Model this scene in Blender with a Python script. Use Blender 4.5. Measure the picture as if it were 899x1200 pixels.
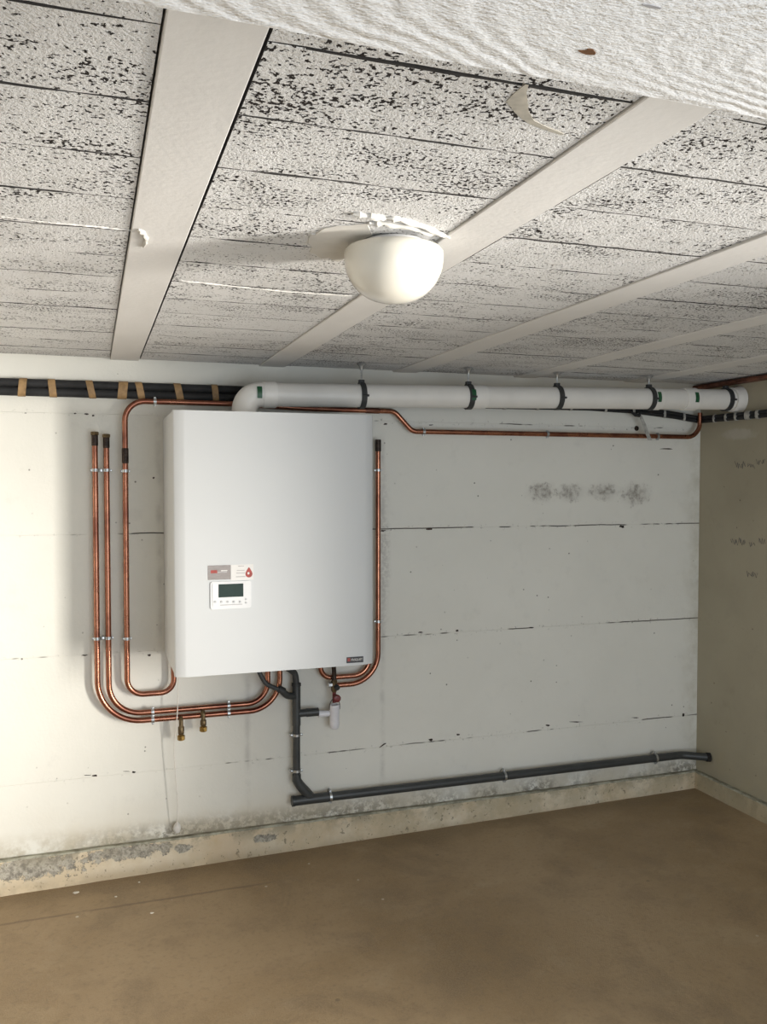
import bpy, bmesh, math, random
from mathutils import Vector, Matrix
random.seed(7)
for o in list(bpy.data.objects): bpy.data.objects.remove(o)
S = bpy.context.scene
COL = S.collection

# ------------------------------------------------------------------ camera
F, CX, CY = 1010.0, 449.5, 600.0
YAW, PITCH = math.radians(18.773), math.radians(1.928)
CAM = Vector((0, -3.5, 1.535))
FW = Vector((math.sin(YAW)*math.cos(PITCH), math.cos(YAW)*math.cos(PITCH), -math.sin(PITCH)))
RT = Vector((math.cos(YAW), -math.sin(YAW), 0))
UP = RT.cross(FW)
cd = bpy.data.cameras.new('camera'); cam = bpy.data.objects.new('camera', cd); COL.objects.link(cam)
cd.sensor_fit = 'VERTICAL'; cd.sensor_height = 36.0; cd.lens = 36.0*F/1200.0; cd.clip_start = 0.05
m3 = Matrix((RT, UP, -FW)).transposed()
cam.matrix_world = Matrix.Translation(CAM) @ m3.to_4x4()
S.camera = cam

# ------------------------------------------------------------------ light
w = bpy.data.worlds.new('world'); S.world = w; w.use_nodes = True
w.node_tree.nodes['Background'].inputs[0].default_value = (0.62, 0.75, 1.0, 1)
w.node_tree.nodes['Background'].inputs[1].default_value = 0.6
S.view_settings.view_transform = 'Standard'; S.view_settings.look = 'None'
S.view_settings.exposure = 0.0; S.view_settings.gamma = 1.0; S.view_settings.use_curve_mapping = False

def area(name, loc, to, sx, sy, power, color, spread=180):
    l = bpy.data.lights.new(name, 'AREA'); l.shape = 'RECTANGLE'; l.size = sx; l.size_y = sy
    l.energy = power; l.color = color; l.spread = math.radians(spread)
    o = bpy.data.objects.new(name, l); COL.objects.link(o); o.location = loc
    o.rotation_euler = (Vector(to)-Vector(loc)).to_track_quat('-Z', 'Y').to_euler()
    return o
# daylight coming in through the side door in the right wall
area('door_daylight', (2.98, -3.56, 0.95), (-1.1, -1.0, 0.95), 0.42, 1.5, 54, (1.0, 0.95, 0.87), 50)
# soft cool daylight of the open garage door behind the camera
area('garage_door_daylight', (1.2, -4.47, 0.98), (1.2, 0, 0.98), 2.4, 1.8, 45, (0.87, 0.945, 1.0), 170)

# ------------------------------------------------------------------ pixel -> place
def ray(u, v): return FW + RT*((u-CX)/F) - UP*((v-CY)/F)
def W(u, v, y=-0.04):                       # a point on the plane y (parallel to the back wall)
    d = ray(u, v); return CAM + d*((y-CAM.y)/d.y)
def HZ(u, v, z):
    d = ray(u, v); return CAM + d*((z-CAM.z)/d.z)
def RW(u, v, x=2.8):
    d = ray(u, v); return CAM + d*((x-CAM.x)/d.x)

# ------------------------------------------------------------------ node helper
class N:
    def __init__(s, t, sock): s.t = t; s.s = sock
    def _m(s, op, b=None, c=None, clamp=False):
        n = s.t.nodes.new('ShaderNodeMath'); n.operation = op; n.use_clamp = clamp
        for i, q in enumerate((s, b, c)):
            if q is None: continue
            if isinstance(q, N): s.t.links.new(q.s, n.inputs[i])
            else: n.inputs[i].default_value = q
        return N(s.t, n.outputs[0])
    def __add__(s, o): return s._m('ADD', o)
    def __sub__(s, o): return s._m('SUBTRACT', o)
    def __mul__(s, o): return s._m('MULTIPLY', o)
    def __truediv__(s, o): return s._m('DIVIDE', o)
    def inv(s): return (s*-1.0)+1.0
    def abs(s): return s._m('ABSOLUTE')
    def max(s, o): return s._m('MAXIMUM', o)
    def min(s, o): return s._m('MINIMUM', o)
    def sin(s): return s._m('SINE')
    def sqrt(s): return s._m('SQRT')
    def ss(s, a, b):                        # smooth step a->b mapped to 0->1
        n = s.t.nodes.new('ShaderNodeMapRange'); n.interpolation_type = 'SMOOTHSTEP'
        s.t.links.new(s.s, n.inputs[0])
        for i, q in ((1, a), (2, b)):
            if isinstance(q, N): s.t.links.new(q.s, n.inputs[i])
            else: n.inputs[i].default_value = q
        n.inputs[3].default_value = 0; n.inputs[4].default_value = 1
        return N(s.t, n.outputs[0])
class Mat:
    def __init__(s, name, rough=0.6, metal=0.0, spec=0.5):
        s.m = bpy.data.materials.new(name); s.m.use_nodes = True
        s.t = s.m.node_tree; s.b = s.t.nodes['Principled BSDF']
        s.b.inputs['Roughness'].default_value = rough; s.b.inputs['Metallic'].default_value = metal
        s.b.inputs['Specular IOR Level'].default_value = spec
        g = s.t.nodes.new('ShaderNodeNewGeometry'); s.pos = g.outputs['Position']
        sp = s.t.nodes.new('ShaderNodeSeparateXYZ'); s.t.links.new(s.pos, sp.inputs[0])
        s.x, s.y, s.z = (N(s.t, sp.outputs[i]) for i in range(3))
    def vec(s, sx=1, sy=1, sz=1, off=None):
        n = s.t.nodes.new('ShaderNodeVectorMath'); n.operation = 'MULTIPLY'
        s.t.links.new(s.pos, n.inputs[0]); n.inputs[1].default_value = (sx, sy, sz)
        if off is None: return n.outputs[0]
        a = s.t.nodes.new('ShaderNodeVectorMath'); a.operation = 'ADD'
        s.t.links.new(n.outputs[0], a.inputs[0]); s.t.links.new(off.s, a.inputs[1]); return a.outputs[0]
    def rnd(s):
        n = s.t.nodes.new('ShaderNodeObjectInfo'); return N(s.t, n.outputs['Random'])
    def noise(s, scale, detail=3, rough=0.5, v=None, dist=0.0):
        n = s.t.nodes.new('ShaderNodeTexNoise'); n.inputs['Scale'].default_value = scale
        n.inputs['Detail'].default_value = detail; n.inputs['Roughness'].default_value = rough
        n.inputs['Distortion'].default_value = dist
        s.t.links.new(v if v is not None else s.pos, n.inputs['Vector']); return N(s.t, n.outputs[0])
    def voro(s, scale, v=None, feature='F1'):
        n = s.t.nodes.new('ShaderNodeTexVoronoi'); n.feature = feature; n.inputs['Scale'].default_value = scale
        s.t.links.new(v if v is not None else s.pos, n.inputs['Vector']); return N(s.t, n.outputs['Distance'])
    def mix(s, f, a, b):
        n = s.t.nodes.new('ShaderNodeMix'); n.data_type = 'RGBA'
        if isinstance(f, N): s.t.links.new(f.s, n.inputs[0])
        else: n.inputs[0].default_value = f
        for i, q in ((6, a), (7, b)):
            if isinstance(q, tuple): n.inputs[i].default_value = (*q[:3], 1)
            else: s.t.links.new(q, n.inputs[i])
        return n.outputs[2]
    def color(s, c):
        if isinstance(c, tuple): s.b.inputs['Base Color'].default_value = (*c[:3], 1)
        else: s.t.links.new(c, s.b.inputs['Base Color'])
        return s
    def bump(s, h, strength=1.0, dist=0.002):
        n = s.t.nodes.new('ShaderNodeBump'); n.inputs['Strength'].default_value = strength
        n.inputs['Distance'].default_value = dist; s.t.links.new(h.s, n.inputs['Height'])
        s.t.links.new(n.outputs[0], s.b.inputs['Normal']); return s
    def rough(s, r): s.t.links.new(r.s, s.b.inputs['Roughness']); return s

def blob(M, cx, cz, rx, rz, axis='xz', warp=None, soft=0.5):
    a = M.x if axis[0] == 'x' else M.y
    b = M.z if axis[1] == 'z' else M.y
    d = (((a-cx)/rx)*((a-cx)/rx) + ((b-cz)/rz)*((b-cz)/rz)).sqrt()
    if warp is not None: d = d + warp
    return d.ss(1.0, 1.0-soft)

# ------------------------------------------------------------------ materials
ML = {}
def simple(name, col, rough=0.5, metal=0.0, var=0.12, scale=60, spec=0.5, bump=0.0):
    M = Mat(name, rough, metal, spec)
    n = M.noise(scale, 3)
    dark = tuple(c*(1-2*var) for c in col); lite = tuple(min(1, c*(1+var)) for c in col)
    M.color(M.mix(n.ss(0.25, 0.75), dark, lite))
    if bump: M.bump(n, 1.0, bump)
    ML[name] = M.m; return M
simple('boiler_white', (0.64, 0.655, 0.66), 0.5, var=0.005, scale=3, spec=0.28)
simple('boiler_dark', (0.12, 0.12, 0.125), 0.6)
simple('plastic_white', (0.72, 0.72, 0.72), 0.4, var=0.01)
simple('flue_white', (0.76, 0.74, 0.70), 0.45, var=0.03, scale=8)
simple('flue_socket', (0.80, 0.78, 0.74), 0.4, var=0.03, scale=8)
simple('green_label', (0.012, 0.09, 0.035), 0.4, var=0.1)
simple('rubber', (0.035, 0.037, 0.038), 0.6, var=0.1)
simple('zinc', (0.55, 0.57, 0.58), 0.35, 0.9, var=0.15, scale=120)
simple('foam_black', (0.014, 0.0145, 0.016), 0.75, var=0.2, scale=30)
simple('tan_tape', (0.32, 0.20, 0.09), 0.6, var=0.15, scale=50)
simple('grey_tape', (0.42, 0.41, 0.38), 0.6, var=0.2, scale=70)
simple('pvc', (0.046, 0.050, 0.051), 0.42, var=0.08, scale=20)
simple('hose_grey', (0.05, 0.054, 0.056), 0.5, var=0.1)
simple('trap_white', (0.78, 0.78, 0.82), 0.35, var=0.02)
simple('brass', (0.42, 0.28, 0.09), 0.32, 0.9, var=0.2, scale=90)
simple('brass_old', (0.16, 0.115, 0.06), 0.5, 0.7, var=0.25, scale=90)
simple('oxide', (0.05, 0.035, 0.028), 0.5, 0.6, var=0.3, scale=110)
simple('valve_red', (0.17, 0.018, 0.018), 0.4, var=0.1)
simple('screen', (0.020, 0.040, 0.034), 0.45, var=0.03, spec=0.2)
simple('button', (0.50, 0.51, 0.52), 0.5, var=0.05)
simple('sticker_white', (0.72, 0.705, 0.68), 0.5, var=0.01)
simple('ink_grey', (0.42, 0.40, 0.40), 0.6, var=0.05)
simple('ink_red', (0.38, 0.05, 0.035), 0.5, var=0.15)
simple('badge_black', (0.015, 0.013, 0.016), 0.4, var=0.05)
simple('cord_white', (0.72, 0.68, 0.63), 0.8, var=0.05)
simple('plaster', (0.66, 0.64, 0.60), 0.9, var=0.06, scale=40, bump=0.004)
simple('plaster_smooth', (0.68, 0.66, 0.62), 0.9, var=0.05, scale=14)
simple('smear_brown', (0.47, 0.44, 0.38), 0.9, var=0.12, scale=40)
simple('pencil', (0.17, 0.165, 0.16), 0.9, var=0.1)
simple('block_side', (0.03, 0.027, 0.025), 0.95, var=0.1)
simple('cavity', (0.012, 0.011, 0.01), 0.95, var=0.1)
simple('rust', (0.22, 0.10, 0.04), 0.9, var=0.2)
simple('paint_chip', (0.70, 0.66, 0.58), 0.9, var=0.05)

M = Mat('sticker_metal', 0.4, 0.3)                                   # brushed grey print
n = M.noise(40, 3, v=M.vec(1, 1, 6)); M.color(M.mix(n, (0.16, 0.135, 0.12), (0.30, 0.265, 0.245))); ML['sticker_metal'] = M.m

M = Mat('copper', 0.27, 1.0)
n = M.noise(9, 4, 0.6); n2 = M.noise(70, 3)
c = M.mix(n.ss(0.35, 0.7), (0.45, 0.20, 0.125), (0.24, 0.092, 0.062))
M.color(M.mix(M.noise(28, 3).ss(0.52, 0.72)*0.4, c, (0.15, 0.062, 0.045))); M.rough(n*0.22+0.17); ML['copper'] = M.m
M = Mat('copper_dull', 0.45, 0.85)
n = M.noise(14, 4, 0.6)
M.color(M.mix(n.ss(0.35, 0.7), (0.25, 0.11, 0.07), (0.13, 0.055, 0.04))); ML['copper_dull'] = M.m

# opal glass of the lamp
M = Mat('opal_glass', 0.18); M.color((0.70, 0.67, 0.595))
M.b.inputs['Subsurface Weight'].default_value = 0.15; M.b.inputs['Subsurface Radius'].default_value = (0.03, 0.028, 0.022)
M.b.inputs['Subsurface Scale'].default_value = 1.0
M.b.inputs['Coat Weight'].default_value = 0.3; ML['opal_glass'] = M.m

# painted board-shuttered concrete, back wall
def wall_mat(name, base, base2, lines, dark, grime_shade, right=False):
    M = Mat(name, 0.85, 0, 0.25)
    a = M.y if right else M.x
    big = M.noise(1.7, 4, 0.6); mid = M.noise(9, 5, 0.65); fine = M.noise(70, 4, 0.6); wob = M.noise(6, 3)
    c = M.mix(big.ss(0.3, 0.7), base, base2)
    c = M.mix(mid.ss(0.55, 0.8)*0.35, c, tuple(q*0.78 for q in base))
    c = M.mix(mid.ss(0.45, 0.2)*0.3, c, tuple(min(1, q*1.08) for q in base))
    # broken dark marks along the shuttering joints
    ln = None
    for zj, amt in lines:
        d = (M.z - zj + (wob-0.5)*0.010).abs()
        gate = (M.noise(3.2, 3, 0.75, v=M.vec(1, 1, 0.6))+a.ss(0.2, 1.6)*0.06).ss(0.64-amt, 0.70-amt)
        thin = d.ss(0.0034, 0.0012)*gate
        halo = d.ss(0.022, 0.0)*fine.ss(0.58, 0.68)*(a.ss(0.0, 1.3)*0.35+0.2)
        q = thin.max(halo)
        ln = q if ln is None else ln.max(q)
    # small pits
    vd = M.voro(17); pit = vd.ss(0.075, 0.045)*M.noise(2.3, 2).ss(0.45, 0.6)
    c = M.mix(ln, c, dark)
    c = M.mix(pit*0.8, c, dark)
    if not right:
        # vertical seams left by the boards, and shade painted beside the boiler
        for xs, zt, zb in ((0.60, 0.86, 0.2), (1.185, 1.75, 0.2), (0.255, 1.80, 0.84)):
            d = (M.x-xs+(wob-0.5)*0.012).abs()
            hz = M.z.ss(zb-0.05, zb+0.05)*M.z.ss(zt+0.03, zt-0.03)
            c = M.mix(d.ss(0.02, 0.0)*hz*mid.ss(0.35, 0.65)*0.4, c, grime_shade)
        # grey mottling along the right copper pipe
        c = M.mix(blob(M, 1.19, 1.2, 0.04, 0.5, warp=(mid-0.5)*1.6, soft=0.9)*fine.ss(0.35, 0.6)*0.5, c, grime_shade)
        # four smudges with a grey haze
        for cx_, cz_, rx, rz, k in ((1.955, 1.493, 0.075, 0.052, 1), (2.10, 1.490, 0.078, 0.045, 0.95), (2.285, 1.495, 0.085, 0.045, 1), (2.455, 1.482, 0.09, 0.060, 1)):
            c = M.mix(blob(M, cx_, cz_, rx*1.3, rz*1.25, warp=(mid-0.5)*1.2, soft=0.9)*0.35*k, c, grime_shade)
            c = M.mix(blob(M, cx_, cz_, rx, rz, warp=(M.noise(26, 4, 0.7)-0.5)*3.0, soft=0.7)*M.noise(30, 4, 0.7).ss(0.35, 0.65)*0.8*k, c, (0.24, 0.215, 0.185))
        # damp dirt right above the ledge
        h = M.z - 0.125
        side = M.x.ss(1.5, 0.9)*0.35+0.65
        low = h.ss(0.10, 0.0)*M.noise(5, 5, 0.7).ss(0.36, 0.56)*side
        c = M.mix(low*0.75, c, (0.42, 0.37, 0.27))
        sp = h.ss(0.075, 0.0)*M.noise(30, 5, 0.75).ss(0.42, 0.55)*M.noise(3.0, 3, 0.6).ss(0.34, 0.52)*M.x.ss(-0.25, 0.30)
        c = M.mix(sp*0.85, c, (0.17, 0.155, 0.125))
        yl = h.ss(0.22, 0.0)*M.noise(2.5, 4).ss(0.35, 0.65)
        c = M.mix(yl*0.4, c, (0.66, 0.58, 0.44))
        # brown damp edge in the corner
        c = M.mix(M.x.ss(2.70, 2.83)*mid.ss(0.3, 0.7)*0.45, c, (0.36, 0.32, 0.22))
    else:
        c = M.mix(blob(M, -0.27, 1.76, 0.13, 0.035, axis='yz', warp=(mid-0.5)*1.2, soft=0.5)*0.5, c, (0.55, 0.53, 0.48))
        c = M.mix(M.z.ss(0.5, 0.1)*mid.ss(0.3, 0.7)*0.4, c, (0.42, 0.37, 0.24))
    M.color(c)
    M.bump(fine*0.35+mid*0.65-pit*0.7-ln*0.5, 0.55, 0.004)
    ML[name] = M.m
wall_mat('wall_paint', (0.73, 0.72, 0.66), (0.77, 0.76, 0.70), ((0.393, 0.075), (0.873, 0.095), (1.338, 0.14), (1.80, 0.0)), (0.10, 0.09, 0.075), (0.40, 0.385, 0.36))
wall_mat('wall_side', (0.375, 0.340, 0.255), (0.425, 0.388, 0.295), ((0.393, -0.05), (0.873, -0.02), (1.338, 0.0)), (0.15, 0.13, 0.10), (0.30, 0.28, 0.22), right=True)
simple('wall_plain', (0.52, 0.50, 0.46), 0.9, var=0.03, scale=6)

# plinth: flaking cream paint over concrete
M = Mat('plinth_paint', 0.9, 0, 0.2)
n = M.noise(6, 5, 0.7); f = M.noise(45, 4, 0.7); b = M.noise(2.2, 3)
c = M.mix(n.ss(0.35, 0.65), (0.60, 0.50, 0.35), (0.68, 0.61, 0.48))
c = M.mix(M.noise(3.1, 4, 0.6).ss(0.5, 0.7)*0.45, c, (0.55, 0.40, 0.24))
hh = M.z
flake = (M.noise(14, 6, 0.78)-0.5)*2.6
p = blob(M, -0.21, 0.085, 0.17, 0.05, warp=flake*1.6, soft=0.12)
p = p.max(blob(M, 0.13, 0.095, 0.13, 0.032, warp=flake*1.8, soft=0.12))
p = p.max(blob(M, 0.33, 0.08, 0.03, 0.018, warp=flake, soft=0.15)).max(blob(M, 0.66, 0.075, 0.05, 0.014, warp=flake*2, soft=0.15))
c = M.mix(p, c, M.mix(f.ss(0.35, 0.65), (0.20, 0.185, 0.155), (0.50, 0.47, 0.40)))
c = M.mix(hh.ss(0.06, 0.125)*M.noise(11, 6, 0.72).ss(0.42, 0.56)*0.75, c, (0.28, 0.255, 0.19))
c = M.mix(M.x.ss(0.3, 1.6)*M.noise(7, 5, 0.7).ss(0.38, 0.58)*0.55, c, (0.40, 0.345, 0.235))
c = M.mix(f.ss(0.60, 0.66)*0.7, c, (0.17, 0.15, 0.11))
c = M.mix(hh.ss(0.05, 0.0)*n.ss(0.35, 0.55)*0.6, c, (0.36, 0.28, 0.175))
c = M.mix(M.y.ss(-0.035, -0.06)*0.6, c, (0.36, 0.32, 0.22))
M.color(c); M.bump(f*0.5+n-p*0.6, 0.7, 0.004); ML['plinth_paint'] = M.m
M = Mat('ledge_top', 0.9, 0, 0.2)
n = M.noise(18, 5, 0.7); M.color(M.mix(n.ss(0.35, 0.65), (0.22, 0.21, 0.16), (0.42, 0.41, 0.33))); M.bump(n, 0.6, 0.004); ML['ledge_top'] = M.m

# floor: worn tan screed
M = Mat('floor_screed', 0.62, 0, 0.35)
big = M.noise(0.9, 4, 0.6, dist=0.4); mid = M.noise(4.5, 5, 0.65); f = M.noise(60, 4, 0.6); g = M.noise(240, 2)
c = M.mix(big.ss(0.38, 0.62), (0.262, 0.178, 0.090), (0.355, 0.255, 0.148))
blot = M.noise(2.3, 6, 0.7, dist=0.6)
c = M.mix(blot.ss(0.50, 0.66)*0.55, c, (0.205, 0.148, 0.088))
c = M.mix(blot.ss(0.46, 0.34)*0.35, c, (0.40, 0.30, 0.18))
c = M.mix(mid.ss(0.50, 0.70)*0.45, c, (0.21, 0.15, 0.092))
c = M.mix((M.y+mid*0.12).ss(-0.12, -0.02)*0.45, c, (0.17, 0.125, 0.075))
c = M.mix(mid.ss(0.45, 0.25)*0.4, c, (0.39, 0.30, 0.19))
c = M.mix(f.ss(0.52, 0.68)*0.40, c, (0.19, 0.135, 0.08))
c = M.mix(g.ss(0.35, 0.65)*0.25, c, (0.41, 0.32, 0.21))
vd = M.voro(7); c = M.mix(vd.ss(0.05, 0.03)*M.noise(1.5, 2).ss(0.5, 0.6)*0.8, c, (0.62, 0.56, 0.47))
vd = M.voro(4.3); c = M.mix(vd.ss(0.045, 0.02)*M.noise(1.9, 2).ss(0.5, 0.6)*0.7, c, (0.12, 0.09, 0.06))
# scraped line running beside the wall
d = (M.y + 0.262 + M.x*0.02 + (mid-0.5)*0.02).abs()
c = M.mix(d.ss(0.012, 0.002)*M.x.ss(0.75, 0.5)*mid.ss(0.25, 0.5)*0.55, c, (0.15, 0.105, 0.07))
M.color(c); M.rough(mid*0.3+0.42); M.bump(f*0.5+g*0.3+mid*0.6, 0.5, 0.004); ML['floor_screed'] = M.m

# ceiling blocks: white-washed porous blocks with black pores
M = Mat('block_porous', 0.95, 0, 0.15)
sh = M.rnd()*37.0
v1 = M.vec(1, 1.05, 1, sh); v2 = M.vec(0.75, 1.5, 1, sh)
pore = M.noise(150, 2, 0.55, v=v1)
dens = M.noise(6.5, 3, 0.6, v=v2)
coarse = M.noise(42, 3, 0.55, v=v1)
thr = (dens.ss(0.32, 0.72)*-0.135)+0.69-M.rnd()*0.03-M.y.ss(-0.8, -2.5)*0.022
holes = pore.ss(thr, thr+0.03)
streak = M.noise(22, 4, 0.7, v=M.vec(0.35, 3.0, 1, sh)).ss(0.60, 0.72)*dens.ss(0.4, 0.7)*0.45
tone = M.noise(2.0, 3, 0.5, v=v1)
c = M.mix(tone.ss(0.3, 0.7), (0.72, 0.715, 0.71), (0.79, 0.785, 0.78))
c = M.mix(coarse.ss(0.55, 0.72)*0.35, c, (0.50, 0.48, 0.45))
c = M.mix(streak, c, (0.30, 0.28, 0.26))
c = M.mix(holes, c, (0.035, 0.03, 0.028))
M.color(c)
M.bump(M.noise(210, 3, 0.65, v=v1)*0.9+coarse*0.25-holes*0.9, 0.95, 0.0055); ML['block_porous'] = M.m

M = Mat('joist_concrete', 0.85, 0, 0.25)
n = M.noise(5, 4, 0.6, v=M.vec(1, 0.4, 1)); f = M.noise(90, 3)
c = M.mix(n.ss(0.3, 0.7), (0.71, 0.695, 0.675), (0.77, 0.755, 0.735))
vd = M.voro(26); c = M.mix(vd.ss(0.07, 0.03)*M.noise(3, 2).ss(0.5, 0.62)*0.6, c, (0.2, 0.18, 0.16))
M.color(c); M.bump(f, 0.25, 0.002); ML['joist_concrete'] = M.m

# beam cast against rough sawn boards: raised wood grain
M = Mat('beam_board_marked', 0.9, 0, 0.2)
wob = M.noise(7, 3, 0.5)
k1 = ((M.x-0.60)*0.30, (M.y+2.975)*1.0)
d1 = (k1[0]*k1[0]+k1[1]*k1[1]).sqrt()+(wob-0.5)*0.030
ring = (d1*640.0+wob*3.0).sin()
saw = ((M.x*0.75+M.y*1.0)*1500.0+(wob-0.5)*16.0).sin()
f = M.noise(230, 3, 0.6, v=M.vec(0.5, 1, 1)); f2 = M.noise(60, 4, 0.6)
c = M.mix(f2.ss(0.3, 0.7), (0.89, 0.87, 0.845), (0.93, 0.915, 0.90))
c = M.mix(f.ss(0.62, 0.75)*0.3, c, (0.6, 0.57, 0.53))
M.color(c)
amp = M.noise(4, 2).ss(0.35, 0.65)
M.bump(ring*(amp*0.22+0.04)+saw*0.06+f*1.0+f2*0.6, 0.9, 0.0026); ML['beam_board_marked'] = M.m

# ------------------------------------------------------------------ mesh helper
class MB:
    def __init__(s): s.v = []; s.f = []
    def add(s, vs, fs):
        o = len(s.v); s.v += [Vector(q) for q in vs]; s.f += [tuple(i+o for i in q) for q in fs]; return s
    def box(s, a, b, bev=0.0):
        x0, y0, z0 = a; x1, y1, z1 = b
        if bev <= 0:
            vs = [(x, y, z) for x in (x0, x1) for y in (y0, y1) for z in (z0, z1)]
            return s.add(vs, [(0, 1, 3, 2), (4, 6, 7, 5), (0, 4, 5, 1), (2, 3, 7, 6), (0, 2, 6, 4), (1, 5, 7, 3)])
        bm = bmesh.new(); bmesh.ops.create_cube(bm, size=1)
        for q in bm.verts: q.co = Vector(((x0+x1)/2+q.co.x*(x1-x0), (y0+y1)/2+q.co.y*(y1-y0), (z0+z1)/2+q.co.z*(z1-z0)))
        bmesh.ops.bevel(bm, geom=bm.edges[:], offset=bev, segments=2, profile=0.5, affect='EDGES')
        bm.verts.index_update(); s.add([q.co.copy() for q in bm.verts], [[q.index for q in f.verts] for f in bm.faces]); bm.free(); return s
    def sweep(s, path, r, seg=14, caps=True):
        path = [Vector(p) for p in path]; n = len(path); rs = r if isinstance(r, (list, tuple)) else [r]*n
        tan = []
        for i in range(n):
            t = (path[min(i+1, n-1)]-path[max(i-1, 0)])
            tan.append(t.normalized() if t.length > 1e-9 else (tan[-1] if tan else Vector((1, 0, 0))))
        a = Vector((0, 0, 1)) if abs(tan[0].z) < 0.9 else Vector((0, 1, 0))
        u = (a - tan[0]*a.dot(tan[0])).normalized(); vs = []
        for i in range(n):
            u = (u - tan[i]*u.dot(tan[i])).normalized(); q = tan[i].cross(u)
            for k in range(seg):
                th = 2*math.pi*k/seg; vs.append(path[i]+(u*math.cos(th)+q*math.sin(th))*rs[i])
        fs = [(i*seg+k, i*seg+(k+1) % seg, (i+1)*seg+(k+1) % seg, (i+1)*seg+k) for i in range(n-1) for k in range(seg)]
        if caps: fs += [tuple(range(seg))[::-1], tuple((n-1)*seg+k for k in range(seg))]
        return s.add(vs, fs)
    def cyl(s, p, q, r, r2=None, seg=16): return s.sweep([p, q], [r, r if r2 is None else r2], seg)
    def tubering(s, c, axis, ri, ro, wdt, seg=24):   # a band around an axis
        c = Vector(c); ax = Vector(axis).normalized()
        a = Vector((0, 0, 1)) if abs(ax.z) < 0.9 else Vector((0, 1, 0))
        u = (a-ax*a.dot(ax)).normalized(); q = ax.cross(u); vs = []
        for (r, t) in ((ri, -wdt/2), (ro, -wdt/2), (ro, wdt/2), (ri, wdt/2)):
            for k in range(seg):
                th = 2*math.pi*k/seg; vs.append(c+ax*t+(u*math.cos(th)+q*math.sin(th))*r)
        fs = []
        for j in range(4):
            for k in range(seg):
                j2 = (j+1) % 4; k2 = (k+1) % seg
                fs.append((j*seg+k, j*seg+k2, j2*seg+k2, j2*seg+k))
        return s.add(vs, fs)
    def lathe(s, c, prof, seg=40):               # profile [(r, z)] about vertical axis
        c = Vector(c); vs = []; fs = []
        for r, z in prof:
            for k in range(seg):
                th = 2*math.pi*k/seg; vs.append(c+Vector((r*math.cos(th), r*math.sin(th), z)))
        for i in range(len(prof)-1):
            for k in range(seg):
                fs.append((i*seg+k, i*seg+(k+1) % seg, (i+1)*seg+(k+1) % seg, (i+1)*seg+k))
        return s.add(vs, fs)
    def prism(s, poly, ext):                     # polygon (3D points) extruded by vector
        e = Vector(ext); n = len(poly); vs = [Vector(p) for p in poly]+[Vector(p)+e for p in poly]
        fs = [tuple(range(n))[::-1], tuple(range(n, 2*n))]+[(i, (i+1) % n, n+(i+1) % n, n+i) for i in range(n)]
        return s.add(vs, fs)
    def mesh(s, name, mat, org=Vector((0, 0, 0)), smooth=True):
        me = bpy.data.meshes.new(name); me.from_pydata([q-org for q in s.v], [], s.f)
        bm = bmesh.new(); bm.from_mesh(me); bmesh.ops.recalc_face_normals(bm, faces=bm.faces[:]); bm.to_mesh(me); bm.free()
        if smooth:
            for p in me.polygons: p.use_smooth = True
            me.set_sharp_from_angle(angle=math.radians(38))
        me.materials.append(ML[mat]); me.update(); return me

def org_of(o):
    p = Vector((0, 0, 0))
    while o is not None: p += Vector(o.location); o = o.parent
    return p
def part(name, mb, mat, parent, smooth=True):
    o = bpy.data.objects.new(name, mb.mesh(name, mat, org_of(parent), smooth)); COL.objects.link(o); o.parent = parent; return o
def tag(o, label, cat, group=None):
    o['label'] = label; o['category'] = cat
    if group: o['group'] = group
    return o
def thing(name, loc, label, cat, group=None):
    o = bpy.data.objects.new(name, None); COL.objects.link(o); o.location = loc; o.empty_display_size = 0.05
    return tag(o, label, cat, group)
def single(name, mb, mat, loc, label, cat, group=None, smooth=True):
    o = bpy.data.objects.new(name, mb.mesh(name, mat, Vector(loc), smooth)); COL.objects.link(o); o.location = loc
    return tag(o, label, cat, group)
def struct(name, mb, mat, label, smooth=False, cat=None):
    o = bpy.data.objects.new(name, mb.mesh(name, mat, Vector((0, 0, 0)), smooth)); COL.objects.link(o)
    o['kind'] = 'structure'; o['label'] = label; o['category'] = cat or name.split('_')[0]; return o

def fillet(pts, r, n=10):
    pts = [Vector(p) for p in pts]; out = [pts[0]]
    for i in range(1, len(pts)-1):
        rr = r[i-1] if isinstance(r, (list, tuple)) else r
        a, b, c = pts[i-1], pts[i], pts[i+1]
        d1 = (a-b); d2 = (c-b); l1, l2 = d1.length, d2.length; d1.normalize(); d2.normalize()
        ang = d1.angle(d2)
        if ang > 3.12: out.append(b); continue
        t = min(rr/math.tan(ang/2), l1*0.49 if i > 1 else l1*0.98, l2*0.49 if i < len(pts)-2 else l2*0.98)
        rad = t*math.tan(ang/2); cen = b+(d1+d2).normalized()*(rad/math.sin(ang/2))
        v0 = b+d1*t-cen; v1 = b+d2*t-cen; tot = v0.angle(v1); ax = v0.cross(v1).normalized()
        for k in range(n+1): out.append(cen+Matrix.Rotation(tot*k/n, 3, ax) @ v0)
    out.append(pts[-1]); return out

# ------------------------------------------------------------------ room
XL, XR, YF, H = -2.2, 2.825, -4.5, 2.010
fz = lambda x: 0.0163*x-0.0077
# floor, falling very slightly to the left
fl = MB(); NX = 10
for i in range(NX):
    x0 = XL-0.3+(XR+0.6-XL)*i/NX; x1 = XL-0.3+(XR+0.6-XL)*(i+1)/NX
    fl.add([(x0, YF-0.3, fz(x0)), (x1, YF-0.3, fz(x1)), (x1, 0.2, fz(x1)), (x0, 0.2, fz(x0))], [(0, 1, 2, 3)])
struct('floor', fl, 'floor_screed', 'worn tan-brown concrete floor with blotches and pale specks')

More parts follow.
